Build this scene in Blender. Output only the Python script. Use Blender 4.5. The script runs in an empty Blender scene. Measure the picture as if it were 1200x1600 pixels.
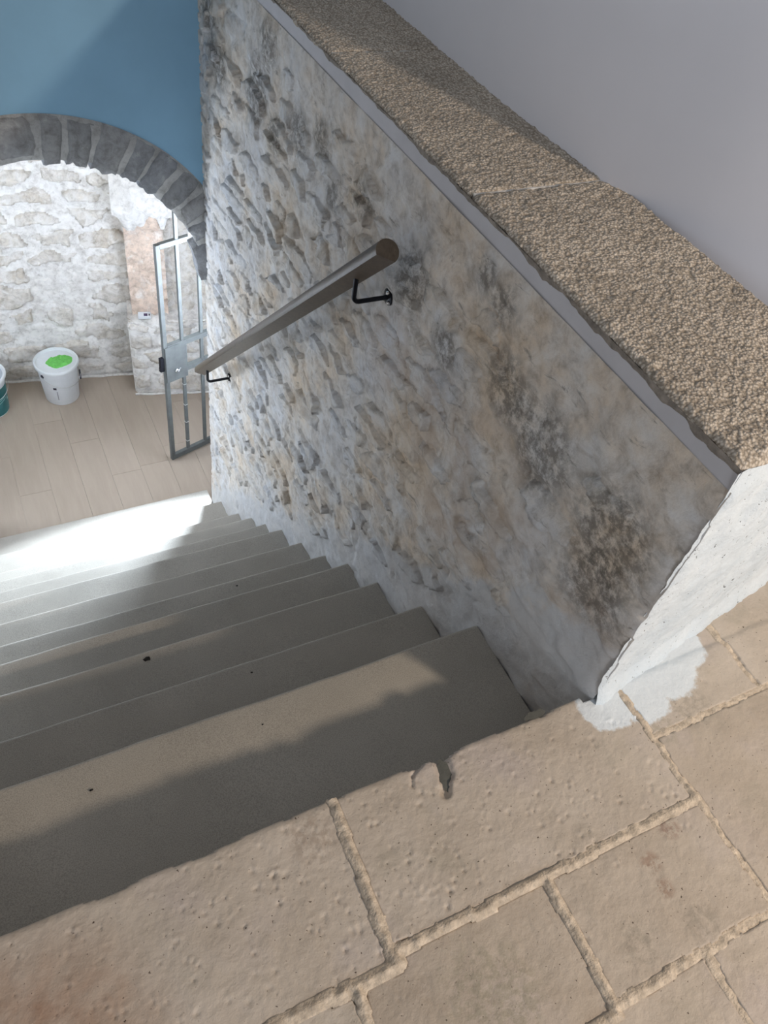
import bpy, bmesh, math, random
import numpy as np
from mathutils import Vector, Matrix

# ------------------------------------------------------------------ scene, camera, light
sc = bpy.context.scene
COL = sc.collection
vs = sc.view_settings
sc.display_settings.display_device = 'sRGB'
vs.view_transform = 'Standard'
vs.look = 'None'
vs.gamma = 1.0
vs.use_curve_mapping = False
vs.exposure = 0.0

CAM_X = (0.893, -0.429, 0.137)      # image right
CAM_D = (-0.239, -0.710, -0.662)    # image down
CAM_F = (0.381, 0.558, -0.737)      # forward
cd = bpy.data.cameras.new('camera')
cam = bpy.data.objects.new('camera', cd)
COL.objects.link(cam)
_f = Vector(CAM_F).normalized()
_r = Vector(CAM_X); _r = (_r - _f * _r.dot(_f)).normalized()
_u = _r.cross(_f)
_m = Matrix((_r, _u, -_f)).transposed().to_4x4()
_m.translation = Vector((0, 0, 1.55))
cam.matrix_world = _m
cd.sensor_fit = 'VERTICAL'
cd.sensor_height = 36.0
cd.lens = 36.0 * 1252.3 / 1600.0
cd.clip_start = 0.02
sc.camera = cam

world = bpy.data.worlds.new('hall_ambient')
sc.world = world
world.use_nodes = True
bg = world.node_tree.nodes['Background']
bg.inputs['Color'].default_value = (0.93, 0.95, 1.0, 1)
bg.inputs['Strength'].default_value = 0.31


def lamp(name, typ, loc, energy, color, size=0.1, target=None, **kw):
    l = bpy.data.lights.new(name, typ)
    l.energy = energy
    l.color = color
    if typ == 'AREA':
        l.shape = 'RECTANGLE'
        l.size = size
        l.size_y = kw.get('size_y', size)
    else:
        l.shadow_soft_size = size
        if typ == 'SPOT':
            l.spot_size = kw.get('angle', 1.0)
            l.spot_blend = kw.get('blend', 0.5)
    o = bpy.data.objects.new(name, l)
    COL.objects.link(o)
    o.location = loc
    if target:
        o.rotation_euler = (Vector(target) - Vector(loc)).to_track_quat('-Z', 'Y').to_euler()
    return o


# warm hall lamp behind the photographer, on the right
lamp('hall_lamp', 'POINT', (2.25, -1.50, 1.88), 262, (1.0, 0.83, 0.66), 0.10)
# the lower room: daylight from its right-hand end, and its ceiling light
lamp('step_light', 'SPOT', (1.27, 3.89, -0.84), 580, (0.76, 0.87, 1.0), 0.05, (1.27 - 0.217, 3.89 - 0.943, -0.84 - 0.26), angle=math.radians(120), blend=0.08)
lamp('lower_room_ceiling_light', 'AREA', (0.35, 4.0, 0.45), 8, (1.0, 0.93, 0.83), 1.2, (0.35, 4.6, -2.4), size_y=0.5)

lamp('lower_room_left_daylight', 'AREA', (-0.75, 3.98, -0.95), 60, (0.76, 0.86, 1.0), 0.5, (-0.35, 3.06, -0.92), size_y=0.6)
# cool fill added behind the photographer, mainly to brighten the blue wall
lamp('hall_fill_light', 'AREA', (-0.9, -4.0, 1.9), 68, (0.80, 0.89, 1.0), 1.4, (0.3, 3.4, 0.3), size_y=1.2)

# ------------------------------------------------------------------ geometry helpers
random.seed(7)
RNG = np.random.default_rng(11)


def mesh_np(name, V, F, mat, parent=None, smooth=True):
    V = np.ascontiguousarray(V, dtype=np.float32)
    F = np.ascontiguousarray(F, dtype=np.int32)
    me = bpy.data.meshes.new(name)
    me.vertices.add(len(V))
    me.vertices.foreach_set('co', V.ravel())
    n, k = F.shape
    me.loops.add(n * k)
    me.loops.foreach_set('vertex_index', F.ravel())
    me.polygons.add(n)
    me.polygons.foreach_set('loop_start', np.arange(0, n * k, k, dtype=np.int32))
    me.polygons.foreach_set('loop_total', np.full(n, k, dtype=np.int32))
    me.polygons.foreach_set('use_smooth', np.full(n, smooth, dtype=bool))
    me.update(calc_edges=True)
    me.materials.append(mat)
    o = bpy.data.objects.new(name, me)
    COL.objects.link(o)
    if parent is not None:
        o.parent = parent
    return o


class MB:
    """collects simple solids and links them as one mesh"""
    def __init__(s):
        s.bm = bmesh.new()

    def box(s, c, d, rot=None, bevel=0.0):
        r = bmesh.ops.create_cube(s.bm, size=1.0)
        vs_ = r['verts']
        bmesh.ops.scale(s.bm, vec=Vector(d), verts=vs_)
        if bevel:
            es = list({e for v in vs_ for e in v.link_edges})
            rb = bmesh.ops.bevel(s.bm, geom=es, offset=bevel, segments=2, profile=0.6, affect='EDGES')
            vs_ = list({v for f in rb['faces'] for v in f.verts} | {v for v in vs_ if v.is_valid})
        if rot is not None:
            bmesh.ops.rotate(s.bm, cent=(0, 0, 0), matrix=rot, verts=vs_)
        bmesh.ops.translate(s.bm, vec=Vector(c), verts=vs_)
        return s

    def lathe(s, prof, c=(0, 0, 0), n=40, rot=None):
        rings = []
        for r, z in prof:
            ring = []
            for i in range(n):
                a = 2 * math.pi * i / n
                p = Vector((r * math.cos(a), r * math.sin(a), z))
                if rot is not None:
                    p = rot @ p
                ring.append(s.bm.verts.new(p + Vector(c)))
            rings.append(ring)
        for a, b in zip(rings, rings[1:]):
            for i in range(n):
                s.bm.faces.new((a[i], a[(i + 1) % n], b[(i + 1) % n], b[i]))
        s.bm.faces.new(rings[0][::-1])
        s.bm.faces.new(rings[-1])
        return s

    def tube(s, pts, r, n=12):
        pts = [Vector(p) for p in pts]
        rings = []
        up = None
        for i, p in enumerate(pts):
            t = (pts[min(i + 1, len(pts) - 1)] - pts[max(i - 1, 0)]).normalized()
            if up is None:
                up = t.orthogonal().normalized()
            up = (up - t * up.dot(t)).normalized()
            w = t.cross(up)
            rings.append([s.bm.verts.new(p + r * (math.cos(2 * math.pi * k / n) * up + math.sin(2 * math.pi * k / n) * w)) for k in range(n)])
        for a, b in zip(rings, rings[1:]):
            for i in range(n):
                s.bm.faces.new((a[i], a[(i + 1) % n], b[(i + 1) % n], b[i]))
        s.bm.faces.new(rings[0][::-1])
        s.bm.faces.new(rings[-1])
        return s

    def build(s, name, mat, parent=None, smooth=False):
        bmesh.ops.recalc_face_normals(s.bm, faces=s.bm.faces)
        me = bpy.data.meshes.new(name)
        s.bm.to_mesh(me)
        s.bm.free()
        me.materials.append(mat)
        if smooth:
            me.polygons.foreach_set('use_smooth', [True] * len(me.polygons))
            try:
                me.set_sharp_from_angle(angle=math.radians(38))
            except Exception:
                pass
        o = bpy.data.objects.new(name, me)
        COL.objects.link(o)
        if parent is not None:
            o.parent = parent
        return o


def empty(name, loc=(0, 0, 0)):
    o = bpy.data.objects.new(name, None)
    o.empty_display_size = 0.05
    COL.objects.link(o)
    o.location = loc
    return o


def tag(o, label=None, cat=None, group=None, kind=None):
    if label: o['label'] = label
    if cat: o['category'] = cat
    if group: o['group'] = group
    if kind: o['kind'] = kind
    return o


def put(o, loc):
    """parts are built in world coordinates around their thing's base"""
    o.location = loc
    return o


# ---- vectorised value noise
def _hash(ix, iy, seed):
    h = (ix.astype(np.int64) * 374761393 + iy.astype(np.int64) * 668265263 + seed * 2147483647 + 1013904223) & 0xffffffff
    h = ((h ^ (h >> 13)) * 1274126177) & 0xffffffff
    h = ((h ^ (h >> 16)) * 2246822519) & 0xffffffff
    h = h ^ (h >> 15)
    return (h & 0xffff) / 65535.0


def vnoise(x, y, seed=0):
    x0 = np.floor(x); y0 = np.floor(y)
    fx = x - x0; fy = y - y0
    fx = fx * fx * fx * (fx * (fx * 6 - 15) + 10)
    fy = fy * fy * fy * (fy * (fy * 6 - 15) + 10)
    a = _hash(x0, y0, seed); b = _hash(x0 + 1, y0, seed)
    c = _hash(x0, y0 + 1, seed); d = _hash(x0 + 1, y0 + 1, seed)
    return (a * (1 - fx) + b * fx) * (1 - fy) + (c * (1 - fx) + d * fx) * fy - 0.5


def fbm(x, y, seed=0, oct=4, gain=0.5):
    s = 0; a = 1.0
    for i in range(oct):
        s = s + a * vnoise(x * 2 ** i + 17.3 * i, y * 2 ** i - 9.1 * i, seed + i * 13)
        a *= gain
    return s


def grid_faces(mask):
    """quads of a (ny,nx) vertex grid where mask(ny-1,nx-1) is true"""
    ny, nx = mask.shape[0] + 1, mask.shape[1] + 1
    idx = np.arange(ny * nx).reshape(ny, nx)
    q = np.stack([idx[:-1, :-1], idx[:-1, 1:], idx[1:, 1:], idx[1:, :-1]], -1)
    return q[mask]


def submesh(name, P, fmask, mat, parent=None, flip=False, smooth=True):
    """P (ny,nx,3), fmask (ny-1,nx-1) -> object of those quads"""
    q = grid_faces(fmask)
    if len(q) == 0:
        return None
    used, inv = np.unique(q, return_inverse=True)
    F = inv.reshape(q.shape)
    if flip:
        F = F[:, ::-1]
    return mesh_np(name, P.reshape(-1, 3)[used], F, mat, parent, smooth)


# ------------------------------------------------------------------ materials
def new_mat(name):
    m = bpy.data.materials.new(name)
    m.use_nodes = True
    nt = m.node_tree
    b = nt.nodes['Principled BSDF']
    return m, nt, b


def N(nt, typ, **kw):
    n = nt.nodes.new(typ)
    for k, v in kw.items():
        if k in n.inputs.keys():
            n.inputs[k].default_value = v
        else:
            setattr(n, k, v)
    return n


def ramp(nt, fac, stops):
    r = nt.nodes.new('ShaderNodeValToRGB')
    e = r.color_ramp.elements
    while len(e) < len(stops):
        e.new(0.5)
    for el, (p, c) in zip(e, stops):
        el.position = p
        el.color = tuple(c) + ((1,) if len(c) == 3 else ())
    nt.links.new(fac, r.inputs['Fac'])
    return r.outputs['Color']


def mixc(nt, fac, a, b, mode='MIX'):
    m = nt.nodes.new('ShaderNodeMix')
    m.data_type = 'RGBA'
    m.blend_type = mode
    for sock, v in ((m.inputs[0], fac), (m.inputs[6], a), (m.inputs[7], b)):
        if isinstance(v, (int, float)):
            sock.default_value = v
        elif isinstance(v, (tuple, list)):
            sock.default_value = tuple(v) + ((1,) if len(v) == 3 else ())
        else:
            nt.links.new(v, sock)
    return m.outputs[2]


def noise(nt, scale, detail=4, rough=0.55, vec=None, dist=0.0):
    n = N(nt, 'ShaderNodeTexNoise', Scale=scale, Detail=detail, Roughness=rough, Distortion=dist)
    if vec is None:
        g = nt.nodes.get('POS') or N(nt, 'ShaderNodeNewGeometry', name='POS')
        vec = g.outputs['Position']
    nt.links.new(vec, n.inputs['Vector'])
    return n.outputs['Fac']


def math_(nt, op, a, b=None, c=None):
    m = N(nt, 'ShaderNodeMath', operation=op)
    for i, v in enumerate((a, b, c)):
        if v is None: continue
        if isinstance(v, (int, float)): m.inputs[i].default_value = v
        else: nt.links.new(v, m.inputs[i])
    return m.outputs[0]


def bump(nt, b, h, strength=0.3, dist=0.01):
    n = N(nt, 'ShaderNodeBump', Strength=strength, Distance=dist)
    nt.links.new(h, n.inputs['Height'])
    nt.links.new(n.outputs['Normal'], b.inputs['Normal'])


def spot(nt, c, r):
    """soft round patch (1 inside, 0 outside), its rim broken by noise"""
    g = nt.nodes.get('POS') or N(nt, 'ShaderNodeNewGeometry', name='POS')
    d = N(nt, 'ShaderNodeVectorMath', operation='DISTANCE')
    nt.links.new(g.outputs['Position'], d.inputs[0])
    d.inputs[1].default_value = c
    mr = N(nt, 'ShaderNodeMapRange', interpolation_type='SMOOTHSTEP')
    mr.inputs['From Min'].default_value = r
    mr.inputs['From Max'].default_value = r * 0.35
    nt.links.new(d.outputs['Value'], mr.inputs['Value'])
    return mr.outputs[0]


def simple(name, col, rough=0.6, metal=0.0, var=0.12, scale=30, bmp=0.0, bscale=200):
    m, nt, b = new_mat(name)
    f = noise(nt, scale)
    c0 = tuple(max(0, v * (1 - var)) for v in col)
    c1 = tuple(min(1, v * (1 + var)) for v in col)
    nt.links.new(ramp(nt, f, [(0.3, c0), (0.7, c1)]), b.inputs['Base Color'])
    b.inputs['Roughness'].default_value = rough
    b.inputs['Metallic'].default_value = metal
    if bmp:
        bump(nt, b, noise(nt, bscale), bmp, 0.004)
    return m


def stone_mat(name, tints, white=(0.60, 0.59, 0.57), wash=0.5, patches=(), warm=(), fine=90, bs=0.5, rough=0.9):
    """rubble stone / lime plaster: tints by object, whitewash streaks, dark dirt patches"""
    m, nt, b = new_mat(name)
    oi = N(nt, 'ShaderNodeObjectInfo')
    n1 = noise(nt, 7, 6, 0.62)
    n2 = noise(nt, 26, 6, 0.65, dist=0.4)
    gp = nt.nodes['POS']
    st = N(nt, 'ShaderNodeVectorMath', operation='MULTIPLY')
    nt.links.new(gp.outputs['Position'], st.inputs[0])
    st.inputs[1].default_value = (1.0, 0.30, 1.0)
    n4 = noise(nt, 42, 6, 0.65, st.outputs[0], 0.5)
    k = math_(nt, 'ADD', math_(nt, 'MULTIPLY', oi.outputs['Random'], 0.62), math_(nt, 'MULTIPLY', n1, 0.45))
    col = ramp(nt, k, [(0.1 + 0.8 * i / max(1, len(tints) - 1), t) for i, t in enumerate(tints)])
    mott = ramp(nt, n2, [(0.30, (0.62, 0.60, 0.58)), (0.55, (1.0, 1.0, 1.0)), (0.8, (1.18, 1.16, 1.12))])
    col = mixc(nt, 1.0, col, mott, 'MULTIPLY')
    wf = ramp(nt, noise(nt, 11, 7, 0.7, dist=0.6), [(0.62 - 0.3 * wash, (0, 0, 0)), (0.78 - 0.3 * wash, (1, 1, 1))])
    col = mixc(nt, math_(nt, 'MULTIPLY', wf, 0.85), col, white)
    if warm:
        tone = noise(nt, 3.2, 5, 0.6)
        col = mixc(nt, 1.0, col, ramp(nt, tone, [(0.36, (0.93, 0.97, 1.04)), (0.50, (1, 1, 1)), (0.66, (1.02, 0.90, 0.76))]), 'MULTIPLY')
        col = mixc(nt, ramp(nt, n4, [(0.30, (0.75, 0.75, 0.75)), (0.40, (0, 0, 0))]), col, (0.20, 0.185, 0.165))
    if warm:                                   # grey cement fillet smeared along the steps
        dt = N(nt, 'ShaderNodeVectorMath', operation='DOT_PRODUCT')
        nt.links.new(gp.outputs['Position'], dt.inputs[0])
        dt.inputs[1].default_value = (0, 0.847, 1.0)
        lv = math_(nt, 'ADD', dt.outputs['Value'], math_(nt, 'MULTIPLY', math_(nt, 'SUBTRACT', n1, 0.5), 0.45))
        mr = N(nt, 'ShaderNodeMapRange')
        mr.inputs['From Min'].default_value = 0.513 + 0.20
        mr.inputs['From Max'].default_value = 0.513 + 0.14
        nt.links.new(lv, mr.inputs['Value'])
        fil = math_(nt, 'MULTIPLY', mr.outputs[0], 0.7)
    for c, r in warm:
        f = math_(nt, 'MULTIPLY', spot(nt, c, r), ramp(nt, n1, [(0.42, (0, 0, 0)), (0.62, (0.7, 0.7, 0.7))]))
        col = mixc(nt, f, col, mixc(nt, n2, (0.36, 0.26, 0.19), (0.58, 0.49, 0.40)))
    n3 = noise(nt, 34, 8, 0.75)
    for c, r in patches:
        f = math_(nt, 'MULTIPLY', spot(nt, c, r), ramp(nt, n3, [(0.40, (0, 0, 0)), (0.56, (1, 1, 1))]))
        col = mixc(nt, math_(nt, 'MULTIPLY', f, 0.72), col, (0.10, 0.09, 0.076))
    if warm:
        col = mixc(nt, fil, col, (0.52, 0.53, 0.545))
    nt.links.new(col, b.inputs['Base Color'])
    b.inputs['Roughness'].default_value = rough
    b.inputs['Specular IOR Level'].default_value = 0.25
    h = math_(nt, 'ADD', noise(nt, fine, 8, 0.7), math_(nt, 'ADD', math_(nt, 'MULTIPLY', n2, 0.8), math_(nt, 'MULTIPLY', n4, 0.9)))
    bump(nt, b, h, bs, 0.012)
    return m


DARK = [((1.0, 0.93, 0.40), 0.16), ((1.0, 1.09, 0.44), 0.12), ((1.0, 0.66, 0.40), 0.17), ((1.0, 0.64, 0.25), 0.15),
        ((1.0, 1.88, 0.48), 0.08), ((1.0, 1.18, 0.60), 0.07), ((1.0, 1.56, 0.42), 0.13), ((1.0, 1.27, 0.62), 0.06),
        ((1.0, 2.76, 0.42), 0.15), ((1.0, 2.66, 0.60), 0.11), ((1.0, 3.15, 0.36), 0.14), ((1.0, 3.26, 0.50), 0.12),
        ((1.0, 2.38, 0.44), 0.11), ((1.0, 2.57, 0.35), 0.10), ((1.0, 2.21, 0.50), 0.09), ((1.0, 2.09, 0.38), 0.08), ((1.0, 1.35, 0.36), 0.09)]
WARM = [((1.0, 1.03, -0.02), 0.16), ((1.0, 0.70, 0.12), 0.25), ((1.0, 1.05, 0.20), 0.24), ((1.0, 1.30, 0.12), 0.22), ((1.0, 1.18, -0.10), 0.2), ((1.0, 1.6, 0.15), 0.2)]
M = {}
M['wall_stone'] = stone_mat('rubble_stone', [(0.47, 0.445, 0.42), (0.58, 0.545, 0.495), (0.66, 0.63, 0.59), (0.52, 0.51, 0.50), (0.62, 0.57, 0.51)],
                            (0.66, 0.65, 0.64), 0.6, DARK, WARM)
M['wall_plaster'] = stone_mat('lime_plaster', [(0.50, 0.44, 0.38), (0.57, 0.52, 0.465), (0.61, 0.58, 0.545)], (0.67, 0.655, 0.635), 0.55, DARK, WARM, bs=0.35)
M['room_stone'] = stone_mat('limestone_rubble', [(0.47, 0.415, 0.345), (0.58, 0.525, 0.45), (0.65, 0.605, 0.54), (0.51, 0.47, 0.415)], (0.74, 0.71, 0.67), 0.60)
M['room_mortar'] = stone_mat('white_mortar', [(0.70, 0.67, 0.63), (0.77, 0.75, 0.715)], (0.80, 0.78, 0.75), 0.5, bs=0.3)
M['peach_stone'] = stone_mat('peach_stone', [(0.64, 0.49, 0.39), (0.70, 0.57, 0.47)], (0.76, 0.71, 0.66), 0.34)
M['arch_stone'] = stone_mat('grey_arch_stone', [(0.23, 0.245, 0.265), (0.34, 0.34, 0.34), (0.28, 0.295, 0.32)], (0.52, 0.52, 0.52), 0.2)
M['arch_mortar'] = stone_mat('grey_mortar', [(0.46, 0.46, 0.455), (0.54, 0.54, 0.53)], (0.60, 0.60, 0.59), 0.4)
M['blue'] = simple('blue_paint', (0.22, 0.40, 0.555), 0.75, var=0.06, scale=3, bmp=0.08, bscale=60)
M['grey_wall'] = simple('smooth_grey_plaster', (0.79, 0.785, 0.83), 0.85, var=0.03, scale=2, bmp=0.04, bscale=40)
M['side_wall'] = simple('pale_plaster', (0.52, 0.52, 0.52), 0.9, var=0.05, scale=3)
M['fascia'] = simple('smooth_fascia_plaster', (0.50, 0.49, 0.51), 0.85, var=0.06, scale=9, bmp=0.1, bscale=50)


def nib_material():
    m, nt, b = new_mat('rough_white_paint')
    n = noise(nt, 60, 6, 0.7)
    pits = ramp(nt, noise(nt, 120, 3, 0.5), [(0.27, (0.13, 0.12, 0.11)), (0.33, (1, 1, 1))])
    c = ramp(nt, noise(nt, 9, 5), [(0.3, (0.60, 0.68, 0.75)), (0.7, (0.71, 0.775, 0.83))])
    nt.links.new(mixc(nt, 1.0, c, pits, 'MULTIPLY'), b.inputs['Base Color'])
    b.inputs['Roughness'].default_value = 0.8
    bump(nt, b, n, 0.6, 0.01)
    return m


M['nib'] = nib_material()


def tile_material():
    m, nt, b = new_mat('worn_limestone_tile')
    oi = N(nt, 'ShaderNodeObjectInfo')
    n1 = noise(nt, 5, 6, 0.6)
    k = math_(nt, 'ADD', math_(nt, 'MULTIPLY', oi.outputs['Random'], 0.3), math_(nt, 'MULTIPLY', n1, 0.7))
    c = ramp(nt, k, [(0.25, (0.365, 0.302, 0.24)), (0.5, (0.455, 0.39, 0.322)), (0.75, (0.525, 0.46, 0.392))])
    rose = ramp(nt, noise(nt, 3.1, 4, 0.6), [(0.52, (0, 0, 0)), (0.68, (1, 1, 1))])
    c = mixc(nt, math_(nt, 'MULTIPLY', rose, 0.5), c, (0.46, 0.40, 0.38))
    grn = ramp(nt, noise(nt, 4.3, 6, 0.7), [(0.55, (0, 0, 0)), (0.72, (1, 1, 1))])
    c = mixc(nt, math_(nt, 'MULTIPLY', grn, 0.5), c, (0.30, 0.27, 0.21))
    c = mixc(nt, math_(nt, 'MULTIPLY', spot(nt, (-0.22, 0.30, 0), 0.26), noise(nt, 22, 5)), c, (0.30, 0.16, 0.09))
    pits = ramp(nt, noise(nt, 150, 3, 0.5), [(0.265, (0.16, 0.13, 0.11)), (0.31, (1, 1, 1))])
    c = mixc(nt, 1.0, c, pits, 'MULTIPLY')
    # stains: rust brown chips and grey cement smears
    sn = noise(nt, 55, 6, 0.7)
    for ctr, r_, cc in (((0.985, 0.205, 0), 0.030, (0.24, 0.15, 0.115)), ((0.905, 0.165, 0), 0.030, (0.27, 0.18, 0.13)), ((0.90, 0.115, 0), 0.026, (0.27, 0.18, 0.13)),
                        ((1.22, 0.40, 0), 0.075, (0.33, 0.29, 0.24)), ((1.12, 0.385, 0), 0.055, (0.35, 0.31, 0.25)), ((1.35, 0.36, 0), 0.05, (0.36, 0.31, 0.25)),
                        ((0.93, 0.035, 0), 0.05, (0.29, 0.25, 0.20)), ((0.79, 0.055, 0), 0.05, (0.30, 0.26, 0.21)), ((0.50, 0.10, 0), 0.13, (0.30, 0.265, 0.20)), ((0.31, 0.47, 0), 0.07, (0.37, 0.30, 0.24))):
        f = math_(nt, 'MULTIPLY', spot(nt, ctr, r_), ramp(nt, sn, [(0.44, (0, 0, 0)), (0.56, (1, 1, 1))]))
        c = mixc(nt, math_(nt, 'MULTIPLY', f, 0.75), c, cc)
    # white paint slopped on the floor at the foot of the wall end
    w = None
    for ctr, r in (((1.03, 0.49, 0), 0.10), ((1.12, 0.49, 0), 0.12), ((1.22, 0.52, 0), 0.13), ((1.30, 0.55, 0), 0.10)):
        s = spot(nt, ctr, r)
        w = s if w is None else math_(nt, 'MAXIMUM', w, s)
    wn = math_(nt, 'ADD', w, math_(nt, 'MULTIPLY', math_(nt, 'SUBTRACT', noise(nt, 30, 6, 0.7), 0.5), 0.9))
    c = mixc(nt, ramp(nt, wn, [(0.40, (0, 0, 0)), (0.58, (1, 1, 1))]), c, (0.66, 0.71, 0.75))
    nt.links.new(c, b.inputs['Base Color'])
    b.inputs['Roughness'].default_value = 0.62
    bump(nt, b, math_(nt, 'ADD', noise(nt, 130, 6, 0.65), math_(nt, 'MULTIPLY', noise(nt, 38, 5, 0.7), 1.2)), 0.30, 0.007)
    return m


M['tile'] = tile_material()
M['joint'] = simple('lime_joint', (0.53, 0.445, 0.35), 0.95, var=0.3, scale=60, bmp=0.8, bscale=220)
M['cement'] = simple('dark_cement', (0.095, 0.096, 0.085), 0.9, var=0.15, scale=40, bmp=0.3)


def tread_material():
    m, nt, b = new_mat('honed_grey_stone')
    c = ramp(nt, noise(nt, 4, 5, 0.6), [(0.3, (0.385, 0.36, 0.315)), (0.7, (0.46, 0.43, 0.38))])
    sp = ramp(nt, noise(nt, 420, 3, 0.6), [(0.36, (0.72, 0.72, 0.72)), (0.55, (1, 1, 1)), (0.75, (1.12, 1.12, 1.1))])
    nt.links.new(mixc(nt, 1.0, c, sp, 'MULTIPLY'), b.inputs['Base Color'])
    b.inputs['Roughness'].default_value = 0.6
    bump(nt, b, noise(nt, 380, 4, 0.6), 0.22, 0.004)
    return m


M['tread'] = tread_material()


def coping_material():
    m, nt, b = new_mat('bush_hammered_limestone')
    vo = N(nt, 'ShaderNodeTexVoronoi', Scale=150.0)
    gp = N(nt, 'ShaderNodeNewGeometry', name='POS')
    nt.links.new(gp.outputs['Position'], vo.inputs['Vector'])
    g = math_(nt, 'ADD', math_(nt, 'MULTIPLY', math_(nt, 'SUBTRACT', 1.0, vo.outputs['Distance']), 0.62), math_(nt, 'MULTIPLY', noise(nt, 150, 3, 0.6), 0.42))
    g = math_(nt, 'SUBTRACT', g, 0.14)
    c = ramp(nt, g, [(0.28, (0.33, 0.285, 0.23)), (0.42, (0.52, 0.465, 0.395)), (0.62, (0.67, 0.615, 0.54))])
    st = ramp(nt, noise(nt, 5, 5), [(0.35, (0.82, 0.80, 0.78)), (0.65, (1.04, 1.02, 1.0))])
    nt.links.new(mixc(nt, 1.0, c, st, 'MULTIPLY'), b.inputs['Base Color'])
    b.inputs['Roughness'].default_value = 0.95
    bump(nt, b, g, 0.75, 0.008)
    return m


M['coping'] = coping_material()


def wood(name, a, c, scale, stretch, rough):
    m, nt, b = new_mat(name)
    tc = N(nt, 'ShaderNodeTexCoord')
    mp = N(nt, 'ShaderNodeMapping')
    mp.inputs['Scale'].default_value = stretch
    nt.links.new(tc.outputs['Object'], mp.inputs['Vector'])
    oi = N(nt, 'ShaderNodeObjectInfo')
    f = noise(nt, scale, 6, 0.6, mp.outputs['Vector'], 0.8)
    k = math_(nt, 'ADD', math_(nt, 'MULTIPLY', f, 0.8), math_(nt, 'MULTIPLY', oi.outputs['Random'], 0.25))
    nt.links.new(ramp(nt, k, [(0.3, a), (0.75, c)]), b.inputs['Base Color'])
    b.inputs['Roughness'].default_value = rough
    return m


M['plank'] = wood('pale_oak_laminate', (0.35, 0.285, 0.225), (0.405, 0.335, 0.27), 9, (3.0, 0.35, 1), 0.45)
M['rail_wood'] = wood('oak_handrail', (0.060, 0.042, 0.027), (0.125, 0.09, 0.06), 14, (6, 6, 0.5), 0.42)
M['black_metal'] = simple('black_metal', (0.012, 0.013, 0.018), 0.32, 0.6, var=0.2)
M['chrome'] = simple('chrome', (0.75, 0.76, 0.78), 0.12, 1.0, var=0.03)
M['galv'] = simple('galvanised_steel', (0.10, 0.108, 0.104), 0.6, 0.1, var=0.15, scale=25)
M['weld'] = simple('bare_weld', (0.55, 0.56, 0.55), 0.4, 0.7)
M['plastic_white'] = simple('white_plastic', (0.70, 0.72, 0.74), 0.38, var=0.03)
M['plastic_lid'] = simple('white_lid_plastic', (0.74, 0.77, 0.78), 0.42, var=0.03)
M['plastic_grey'] = simple('grey_lid_plastic', (0.42, 0.46, 0.52), 0.42, var=0.04)
M['teal'] = simple('teal_label', (0.012, 0.12, 0.125), 0.4, var=0.15, scale=12)
M['label_pale'] = simple('pale_label_print', (0.35, 0.55, 0.52), 0.5)
M['green'] = simple('bright_green_cloth', (0.13, 0.43, 0.085), 0.85, var=0.15, scale=60)
M['ink'] = simple('dark_print', (0.03, 0.03, 0.045), 0.5)
M['grey_ink'] = simple('grey_print', (0.32, 0.33, 0.35), 0.6)
M['bedding'] = simple('dark_bedding_mortar', (0.235, 0.205, 0.175), 0.95, var=0.35, scale=45, bmp=0.6, bscale=120)
M['display'] = simple('dark_display', (0.05, 0.03, 0.08), 0.3)
M['debris'] = simple('dark_crumb', (0.02, 0.019, 0.018), 0.9)

# ------------------------------------------------------------------ partitioned height fields
def cells_voronoi(U, Vv, u1, v1, cw, ch, seed, warp=0.35, size_fn=None):
    """rubble coursing: returns cell id, border distance (in cell units), seeds"""
    rng = np.random.default_rng(seed)
    S = []
    v = -ch
    r = 0
    while v < v1 + ch:
        hh = ch * rng.uniform(0.75, 1.3)
        u = -cw * rng.uniform(0, 1)
        while u < u1 + cw:
            w = cw * rng.uniform(0.55, 1.5)
            S.append((u + w / 2, v + hh / 2 + rng.uniform(-.22, .22) * ch, rng.uniform(0.8, 1.25)))
            u += w
        v += hh
    S = np.array(S)
    wu = U + warp * cw * fbm(U / cw * 1.7, Vv / ch * 1.2, seed + 5, 4)
    wv = Vv + warp * ch * fbm(U / cw * 1.7 + 40, Vv / ch * 1.2 + 7, seed + 9, 4)
    p = np.stack([wu.ravel() / cw, wv.ravel() / ch], -1)
    n = len(p)
    cid = np.empty(n, int); bd = np.empty(n)
    su = S[:, 0] / cw; sv = S[:, 1] / ch
    for k in range(0, n, 20000):
        q = p[k:k + 20000]
        near = np.where((su > q[:, 0].min() - 2.5) & (su < q[:, 0].max() + 2.5) & (sv > q[:, 1].min() - 2.5) & (sv < q[:, 1].max() + 2.5))[0]
        dx = q[:, None, 0] - su[None, near]
        dy = q[:, None, 1] - sv[None, near]
        d = np.sqrt(np.abs(dx) ** 2.4 + np.abs(dy) ** 2.4 + 1e-9)
        o = np.argpartition(d, 1, axis=1)[:, :2]
        d2 = np.take_along_axis(d, o, 1)
        sw = d2[:, 0] > d2[:, 1]
        a = np.where(sw, o[:, 1], o[:, 0])
        cid[k:k + 20000] = near[a]
        bd[k:k + 20000] = np.abs(d2[:, 0] - d2[:, 1])
    return cid.reshape(U.shape), bd.reshape(U.shape), S


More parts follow.
